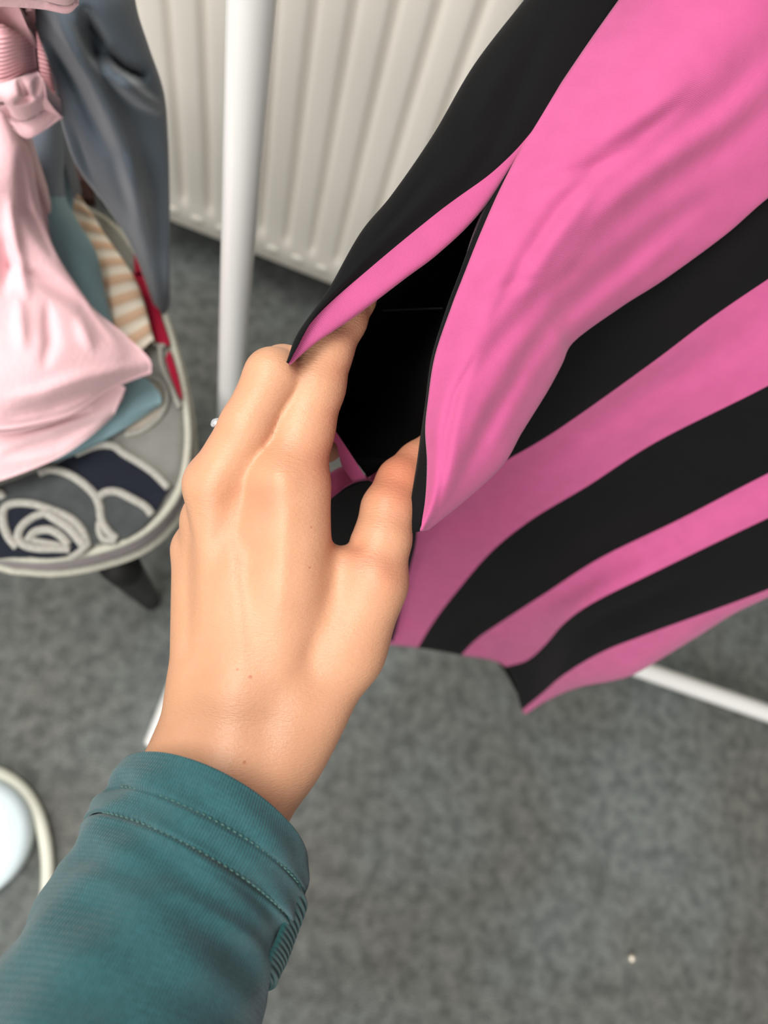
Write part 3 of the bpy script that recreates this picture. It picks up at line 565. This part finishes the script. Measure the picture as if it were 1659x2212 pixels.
def cpt(p): x, y, d = p[:3]; return np.array([(x-CX)/F*d, -(y-CY)/F*d, -d])
VOX = .0011
def hand_mesh():
    pts = []
    k = 60
    lo = np.array([-.185, -.220, -.372]); hi = np.array([.032, .092, -.168])
    nx, ny, nz = [int(v) for v in np.ceil((hi-lo)/VOX)]
    xs = lo[0]+np.arange(nx)*VOX; ys = lo[1]+np.arange(ny)*VOX; zs = lo[2]+np.arange(nz)*VOX
    X = xs[:, None, None].astype(np.float32); Y = ys[None, :, None].astype(np.float32); Z = zs[None, None, :].astype(np.float32)
    def cap(f, a, b_, k):
        """blend a tapered limb from a to b (x, y, distance, radius in px) into field f, only near the limb"""
        A, B = cpt(a), cpt(b_); ra, rb = a[3]*a[2]/F, b_[3]*b_[2]/F; mg = max(ra, rb)+k+.012
        l = np.minimum(A, B)-mg; h = np.maximum(A, B)+mg
        i0 = np.clip(((l-lo)/VOX).astype(int), 0, None); i1 = np.minimum(np.ceil((h-lo)/VOX).astype(int)+1, [nx, ny, nz])
        if (i1 <= i0).any(): return
        sl = tuple(slice(i0[q_], i1[q_]) for q_ in range(3))
        x, y, z = X[sl[0]], Y[:, sl[1]], Z[:, :, sl[2]]
        ab = (B-A).astype(np.float32); L2 = float(ab@ab)+1e-12
        t = np.clip(((x-A[0])*ab[0]+(y-A[1])*ab[1]+(z-A[2])*ab[2])/L2, 0, 1)
        dx = x-A[0]-t*ab[0]; dy = y-A[1]-t*ab[1]; dz = z-A[2]-t*ab[2]
        s = np.sqrt(dx*dx+dy*dy+dz*dz)-(ra+(rb-ra)*t)
        g_ = f[sl]; hh = np.clip(.5+.5*(g_-s)/k, 0, 1); f[sl] = g_*(1-hh)+s*hh-k*hh*(1-hh)
    new = lambda: np.full((nx, ny, nz), .05, np.float32)
    def smin(a, b_, k): hh = np.clip(.5+.5*(b_-a)/k, 0, 1); return b_*(1-hh)+a*hh-k*hh*(1-hh)
    def chain(pts_, k=.003):
        f = new()
        for a, b_ in zip(pts_[:-1], pts_[1:]): cap(f, a, b_, k)
        return f
    palm = new()
    for a, b_ in [((431, 1190, .284, 58), (446, 1500, .270, 78)), ((448, 1130, .276, 50), (488, 1500, .264, 68)),
                  ((470, 1050, .266, 64), (540, 1500, .262, 74)), ((612, 1050, .263, 82), (595, 1500, .264, 80)),
                  ((640, 1060, .263, 68), (636, 1250, .266, 84)), ((540, 1060, .272, 60), (530, 1500, .268, 80)),
                  ((655, 1235, .276, 70), (785, 1252, .276, 72)), ((636, 1330, .272, 84), (740, 1330, .278, 84)),
                  ((797, 1262, .275, 73), (742, 1400, .274, 82)), ((742, 1400, .274, 82), (650, 1560, .266, 86)),
                  ((448, 1490, .268, 76), (424, 1632, .262, 92)), ((424, 1632, .262, 92), (297, 1847, .246, 98)), ((640, 1540, .266, 90), (600, 1627, .262, 92)), ((600, 1627, .262, 92), (473, 1842, .244, 102)),
                  ((520, 1500, .262, 84), (512, 1630, .259, 92)), ((512, 1630, .259, 92), (385, 1845, .240, 104)),
                  ((297, 1847, .246, 98), (60, 2230, .216, 120)), ((473, 1842, .244, 102), (250, 2270, .210, 130)), ((385, 1845, .24, 104), (150, 2250, .206, 130))]:
        cap(palm, a, b_, .007)
    thumb = chain([(742, 1400, .276, 78), (800, 1256, .275, 71), (826, 1165, .277, 60), (838, 1100, .281, 55), (866, 1040, .288, 50), (902, 1000, .295, 43), (935, 965, .300, 36)], .004)
    index = chain([(608, 1130, .264, 84), (620, 1040, .264, 83), (653, 925, .266, 68), (678, 830, .2655, 67), (700, 760, .267, 60), (742, 690, .272, 49), (768, 645, .277, 42), (800, 590, .287, 34)], .003)
    middle = chain([(486, 1110, .265, 64), (468, 1048, .2625, 66), (533, 920, .2575, 56), (588, 812, .257, 58), (612, 800, .270, 52), (640, 850, .296, 42), (660, 905, .308, 42), (690, 955, .316, 40), (704, 962, .320, 38)], .003)
    ring = chain([(460, 1180, .278, 50), (452, 1122, .276, 54), (505, 980, .286, 46), (560, 870, .298, 44), (585, 890, .310, 41), (620, 950, .324, 38), (655, 1000, .332, 36)], .003)
    pinky = chain([(450, 1230, .284, 50), (432, 1184, .286, 50), (470, 1070, .296, 40), (515, 980, .305, 38), (545, 1010, .318, 35), (590, 1060, .330, 33), (618, 1085, .334, 30)], .003)
    f = smin(palm, thumb, .006); fing = smin(smin(index, middle, .0010), smin(ring, pinky, .0012), .0012); f = smin(f, fing, .0045)
    # tendons, knuckles and the hollows between them (only on the side that faces out)
    for pts_, wd, amp in [([(508, 1045), (482, 1140), (458, 1230), (445, 1300)], 28, .0015), ([(448, 1130), (432, 1300), (425, 1450)], 20, -.0005), ([(406, 1150), (405, 1300), (404, 1440)], 12, .0006),
                          ([(492, 1130), (510, 1300), (525, 1450)], 18, -.0007), ([(620, 1110), (605, 1300)], 20, -.0006), ([(560, 1080), (560, 1200)], 26, .0010), ([(602, 1030), (612, 1045)], 34, -.0016), ([(462, 1040), (452, 1055)], 44, -.0010),
                          ([(700, 1170), (735, 1270), (725, 1380)], 60, .0009), ([(735, 1172), (772, 1180)], 12, .0012), ([(820, 1235), (840, 1262)], 26, -.0008), ([(655, 820), (700, 835)], 22, -.0005), ([(600, 1400), (560, 1600)], 60, .0006)]:
        # the crease field is taken through the flesh along a fixed direction so it stays on the back of the hand
        d0 = .25; cx_ = (X/(-Z))*F+CX; cy_ = (-(Y)/(-Z))*F+CY
        x0 = min(p[0] for p in pts_)-3*wd; x1 = max(p[0] for p in pts_)+3*wd; y0 = min(p[1] for p in pts_)-3*wd; y1 = max(p[1] for p in pts_)+3*wd
        ia = np.clip(int(((x0-CX)/F*(.30 if x0 < CX else .2)-lo[0])/VOX), 0, nx-1); ib = np.clip(int(((x1-CX)/F*(.2 if x1 < CX else .3)-lo[0])/VOX)+1, 1, nx)
        ja = np.clip(int((-(y1-CY)/F*(.30 if y1 > CY else .2)-lo[1])/VOX), 0, ny-1); jb = np.clip(int((-(y0-CY)/F*(.2 if y0 > CY else .3)-lo[1])/VOX)+1, 1, ny)
        ka = np.clip(int((-.290-lo[2])/VOX), 0, nz)
        sl = (slice(ia, ib), slice(ja, jb), slice(ka, nz))
        xx, yy, zz = X[ia:ib], Y[:, ja:jb], Z[:, :, ka:]
        hh_ = crease((xx/(-zz))*F+CX+0*yy, (-yy/(-zz))*F+CY+0*xx, pts_, wd, len(pts_) > 2)
        f[sl] += (amp*hh_).astype(np.float32)
    # surface nets
    ins = f < 0; c = np.zeros((nx-1, ny-1, nz-1), np.int8)
    offs = [(i, j, k_) for i in (0, 1) for j in (0, 1) for k_ in (0, 1)]
    for (i, j, k_) in offs: c += ins[i:nx-1+i, j:ny-1+j, k_:nz-1+k_]
    act = (c > 0) & (c < 8); idx = np.argwhere(act); num = -np.ones(act.shape, np.int32); num[act] = np.arange(len(idx))
    vals = np.stack([f[idx[:, 0]+i, idx[:, 1]+j, idx[:, 2]+k_] for (i, j, k_) in offs], 1); acc = np.zeros((len(idx), 3)); cnt = np.zeros(len(idx))
    for a in range(8):
        for b_ in range(a+1, 8):
            oa, ob = np.array(offs[a]), np.array(offs[b_])
            if np.abs(oa-ob).sum() != 1: continue
            va, vb = vals[:, a], vals[:, b_]; m_ = (va < 0) != (vb < 0); t = np.where(m_, va/np.where(m_, va-vb, 1), 0)
            acc += np.where(m_[:, None], oa+(ob-oa)*t[:, None], 0); cnt += m_
    V = lo+(idx+acc/cnt[:, None])*VOX
    Q = []
    for ax in range(3):
        s0 = [slice(None)]*3; s1 = [slice(None)]*3; s0[ax] = slice(0, -1); s1[ax] = slice(1, None)
        e = ins[tuple(s0)] != ins[tuple(s1)]; E = np.argwhere(e); flip = ins[tuple(s0)][e]
        o1, o2 = [q_ for q_ in range(3) if q_ != ax]
        ok = (E[:, o1] > 0) & (E[:, o2] > 0) & (E[:, o1] < act.shape[o1]) & (E[:, o2] < act.shape[o2]); E = E[ok]; flip = flip[ok]
        def at(d1, d2): q_ = E.copy(); q_[:, o1] += d1; q_[:, o2] += d2; return num[q_[:, 0], q_[:, 1], q_[:, 2]]
        quad = np.stack([at(-1, -1), at(0, -1), at(0, 0), at(-1, 0)], 1)
        if ax == 1: flip = ~flip
        quad = np.where(flip[:, None], quad, quad[:, ::-1]); Q.append(quad)
    Q = np.vstack(Q); Q = Q[(Q >= 0).all(1)]
    # light smoothing
    E = np.vstack([Q[:, [0, 1]], Q[:, [1, 2]], Q[:, [2, 3]], Q[:, [3, 0]]])
    for it in range(6):
        A_ = np.zeros_like(V); n_ = np.zeros(len(V)); np.add.at(A_, E[:, 0], V[E[:, 1]]); np.add.at(A_, E[:, 1], V[E[:, 0]]); np.add.at(n_, E[:, 0], 1); np.add.at(n_, E[:, 1], 1)
        V = V+(A_/n_[:, None]-V)*(.6 if it % 2 == 0 else -.35)
    px = V[:, 0]/(-V[:, 2])*F+CX; py = -V[:, 1]/(-V[:, 2])*F+CY
    fl = np.zeros(len(V))
    for x, y, r, a in [(560, 1080, 48, .40), (600, 960, 40, .15), (470, 1060, 36, .10), (870, 1020, 85, .7), (830, 1250, 50, .25), (775, 1190, 40, .30), (720, 900, 26, .25), (735, 800, 26, .2), (725, 1000, 60, .45), (520, 1180, 70, .12), (620, 960, 30, .1)]:  # skin redness; the strong thumb entry also paints in warm bounced light
        fl += a*np.exp(-((px-x)**2+(py-y)**2)/r**2)
    o = mesh('hand_and_forearm', V @ R.T+ORG, Q, 'skin', person)
    at = o.data.attributes.new('flush_and_bounce', 'FLOAT', 'POINT'); at.data.foreach_set('value', np.clip(fl, 0, 1).astype(np.float32))
    return o
hand = hand_mesh()

# ---- sleeve: oval sections (left edge, right edge, forward bow in px, distance, half depth in m)
secs = [((258, 1658), (652, 1884), 104, .250, .0285), ((224, 1716), (650, 1948), 66, .248, .033), ((185, 1768), (626, 2016), 60, .245, .034),
        ((140, 1850), (606, 2070), 58, .240, .035), ((92, 1932), (583, 2120), 55, .234, .036), ((0, 2068), (556, 2232), 50, .224, .038), ((-110, 2240), (505, 2390), 50, .212, .040), ((-230, 2440), (440, 2600), 50, .200, .042)]
axd = np.array([.5, -.86])
def ring_at(s, th, grow=0.0):
    """camera-space point of a sleeve section; s indexes the (smooth) sections"""
    P = np.array([[l[0], l[1], r[0], r[1], b_, d, h] for l, r, b_, d, h in secs]); T = 600
    Cc = ring_at.C if hasattr(ring_at, 'C') else cat(P, T); ring_at.C = Cc
    q_ = np.array([np.interp(s, np.linspace(0, len(secs)-1, T), Cc[:, j]) for j in range(7)])
    mx, my = (q_[0]+q_[2])/2, (q_[1]+q_[3])/2; hx, hy = (q_[2]-q_[0])/2, (q_[3]-q_[1])/2; hl = math.hypot(hx, hy); k_ = 1+grow*F/q_[5]/hl
    c_, s_ = math.cos(th), math.sin(th); sg = np.sign(s_)*abs(s_)**.9
    x = mx+hx*c_*k_+axd[0]*q_[4]*sg; y = my+hy*c_*k_+axd[1]*q_[4]*sg; d = q_[5]-(q_[6]+grow)*sg
    return W(x, y, max(d, .1)), (x, y)
NT = 120
def wr(s, th):
    v = .0006*math.sin(5*th+3*s)+.0005*math.sin(9*th-2.3*s+1)+.0005*math.sin(2.1*s*3+4*th)
    if s > 2: v += .0007*math.sin(s*5.5+1.6*math.cos(th-.6))*min(1, (s-2))*.6
    return v
def sleeve_part(name, ss, growf, m_, parent, label=None):
    V = []; uv = []
    for s in ss:
        for j in range(NT):
            th = 2*PI*j/NT; V.append(ring_at(s if not isinstance(s, tuple) else s[0], th, growf(s, th) if not isinstance(s, tuple) else s[1])[0]); uv.append((j/NT*.21, (s if not isinstance(s, tuple) else s[0])*.012))
    n = len(ss)
    if name == 'sweatshirt_sleeve':       # on towards the elbow, closed there
        last = np.array(V[-NT:]); prev = np.array(V[-6*NT:-5*NT]); d_ = nrm(last.mean(0)-prev.mean(0)); c0 = last.mean(0)
        for q_ in range(1, 15): V += list(c0+(last-c0)*(1+.012*q_)+d_*.016*q_); uv += [(j/NT*.21, (ss[-1]+q_)*.012) for j in range(NT)]; n += 1
    Fc = [(r*NT+j, (r+1)*NT+j, (r+1)*NT+(j+1) % NT, r*NT+(j+1) % NT) for r in range(n-1) for j in range(NT)]
    if name == 'sweatshirt_sleeve': Fc.append(tuple((n-1)*NT+j for j in range(NT)))
    return mesh(name, V, Fc, m_, parent, uvs=uv, label=label)
dip = lambda s, c, w_: math.exp(-((s-c)/w_)**2)
sleeve = sleeve_part('sweatshirt_sleeve', list(np.linspace(2.0, 7, 110)), lambda s, th: wr(s, th)-.0008*dip(s, 2, .06)+.0005*dip(s, 2.16, .1), 'teal', person, label='teal knitted sweatshirt sleeve')
cuffs = [(.9, -.005), (.5, -.0045), (.12, -.0035), (.02, -.0018), (-.02, -.0004)]
cuff = sleeve_part('cuff', cuffs+list(np.linspace(.01, 2.0, 60)), lambda s, th: wr(s, th)*min(1, s+.2)+.0008-.0009*dip(s, 1, .06)-.0009*dip(s, 2, .06)+.0007*dip(s, .5, .3), 'teal', sleeve)
def stitches(sc, t0, t1, n):
    V, Fc = [], []
    for i in range(n):
        a = t0+(t1-t0)*i/n; b_ = t0+(t1-t0)*(i+.55)/n; b0 = len(V)
        P = [ring_at(sc, a, .0006-.0008)[0], ring_at(sc, (a*2+b_)/3, .0014-.0008)[0], ring_at(sc, (a+2*b_)/3, .0014-.0008)[0], ring_at(sc, b_, .0006-.0008)[0]]
        v, f_ = tube_pts(P, 0.0002, 6); V += v; Fc += [tuple(b0+q_ for q_ in ff_) for ff_ in f_]
    mesh('stitching', V, Fc, 'thread', sleeve)
stitches(1.0, .3, 2.7, 38); stitches(2.0, .3, 2.7, 38)
# ribbed gusset on the thumb side
def rib():
    V = []; uv = []; ns, nt = 220, 20
    for i in range(ns):
        s = 1.02+3.1*i/(ns-1)
        for j in range(nt):
            th = -.95+1.42*j/(nt-1); g_ = .0002+.0013*math.sin(2*PI*s*4.6+2.6*th)*math.sin(PI*j/(nt-1))+.0012*math.sin(PI*j/(nt-1))
            V.append(ring_at(s, th, g_)[0]); uv.append((th*.03, s*.02))
    solid(mesh('rib_gusset', V, gridfaces(ns, nt), 'teal_rib', sleeve, uvs=uv, label='ribbed knit panel'), .001)
rib()

# ring on the third finger
rc = np.array(W(500, 985, .281)); ax_ = nrm(W(560, 870, .290)-W(505, 980, .282)); gem_c = W(466, 914, .274)
rg = bpy.data.objects.new('ring', None); COL.objects.link(rg); rg.parent = person
ctr = W(520, 950, .284); r_f = 47*.284/F
e1 = nrm((gem_c-ctr)-ax_*((gem_c-ctr)@ax_)); e2 = np.cross(ax_, e1)
off_ = ax_*((gem_c-ctr)@ax_)
bandP = [ctr+off_+(r_f+.0003)*(math.cos(t)*e1+math.sin(t)*e2) for t in np.linspace(0, 2*PI, 48, endpoint=False)]
tube('ring_band', bandP, .0007, 'silver', person, 8, close=True, label='thin silver ring')
bpy.data.objects.remove(rg)
band = bpy.data.objects['ring_band']
top = np.array(bandP[0])+e1*.0006
gem_top = gem_c
gd = nrm(gem_c-top)
def gem():
    V = []; n = 10; a, b_ = e2, np.cross(gd, e2)
    for rr, hh in ((.0004, -.0014), (.0021, .0003), (.0020, .0007), (.0011, .0014)):
        for j in range(n): t = 2*PI*j/n; V.append(gem_c+gd*hh+rr*(math.cos(t)*a+math.sin(t)*b_))
    Fc = [(q_*n+j, q_*n+(j+1) % n, (q_+1)*n+(j+1) % n, (q_+1)*n+j) for q_ in range(3) for j in range(n)]+[tuple(range(n-1, -1, -1)), tuple(3*n+j for j in range(n))]
    mesh('gemstone', V, Fc, 'gem', band, smooth=False)
    for t in (.6, 2.2, 3.7, 5.3):
        dv = math.cos(t)*a+math.sin(t)*b_
        tube('prong', [top, gem_c+dv*.0014-gd*.0003, gem_c+dv*.0019+gd*.0004, gem_c+dv*.0014+gd*.0009], [.0004, .00035, .0004, .0003], 'silver', band, 6)
gem()

# ------------------------------------------------------------------ things on the floor
dc = onz(-75, 1815, .03)
V, Fc = [], []
n = 64; Rr = .068
for rr, z in ((.97, .0), (1, .004), (1, .022), (.96, .03), (.85, .034), (.4, .038)):
    for j in range(n): V.append((dc[0]+Rr*rr*math.cos(2*PI*j/n), dc[1]+Rr*rr*math.sin(2*PI*j/n), z))
Fc = [(q_*n+j, q_*n+(j+1) % n, (q_+1)*n+(j+1) % n, (q_+1)*n+j) for q_ in range(5) for j in range(n)]+[tuple(range(n-1, -1, -1)), tuple(5*n+j for j in range(n))]
tag(mesh('round_base', V, Fc, 'plastic'), 'round pale bluish white base standing on the grey carpet', 'stand')
P = resample([(-140, 1690), (-80, 1665), (-10, 1668), (45, 1702), (80, 1755), (98, 1820), (103, 1890), (96, 1960), (70, 2040)], 60)
tag(tube('curved_tube', [onz(x, y, .0075) for x, y in P], .0072, 'cream', None, 16), 'cream white curved tube bending around the round base on the carpet', 'tube')
def bead(x, y, r, m_, label):
    bm = bmesh.new(); bmesh.ops.create_uvsphere(bm, u_segments=20, v_segments=12, radius=r); me = bpy.data.meshes.new('bead'); bm.to_mesh(me); bm.free()
    me.materials.append(M[m_]); me.polygons.foreach_set('use_smooth', [True]*len(me.polygons)); o = bpy.data.objects.new('bead', me); COL.objects.link(o)
    p = onz(x, y, r); o.location = (p[0], p[1], r*.9); tag(o, label, 'bead')
bead(1365, 2070, .0046, 'bead', 'tiny shiny pale bead lying on the grey carpet at lower right')
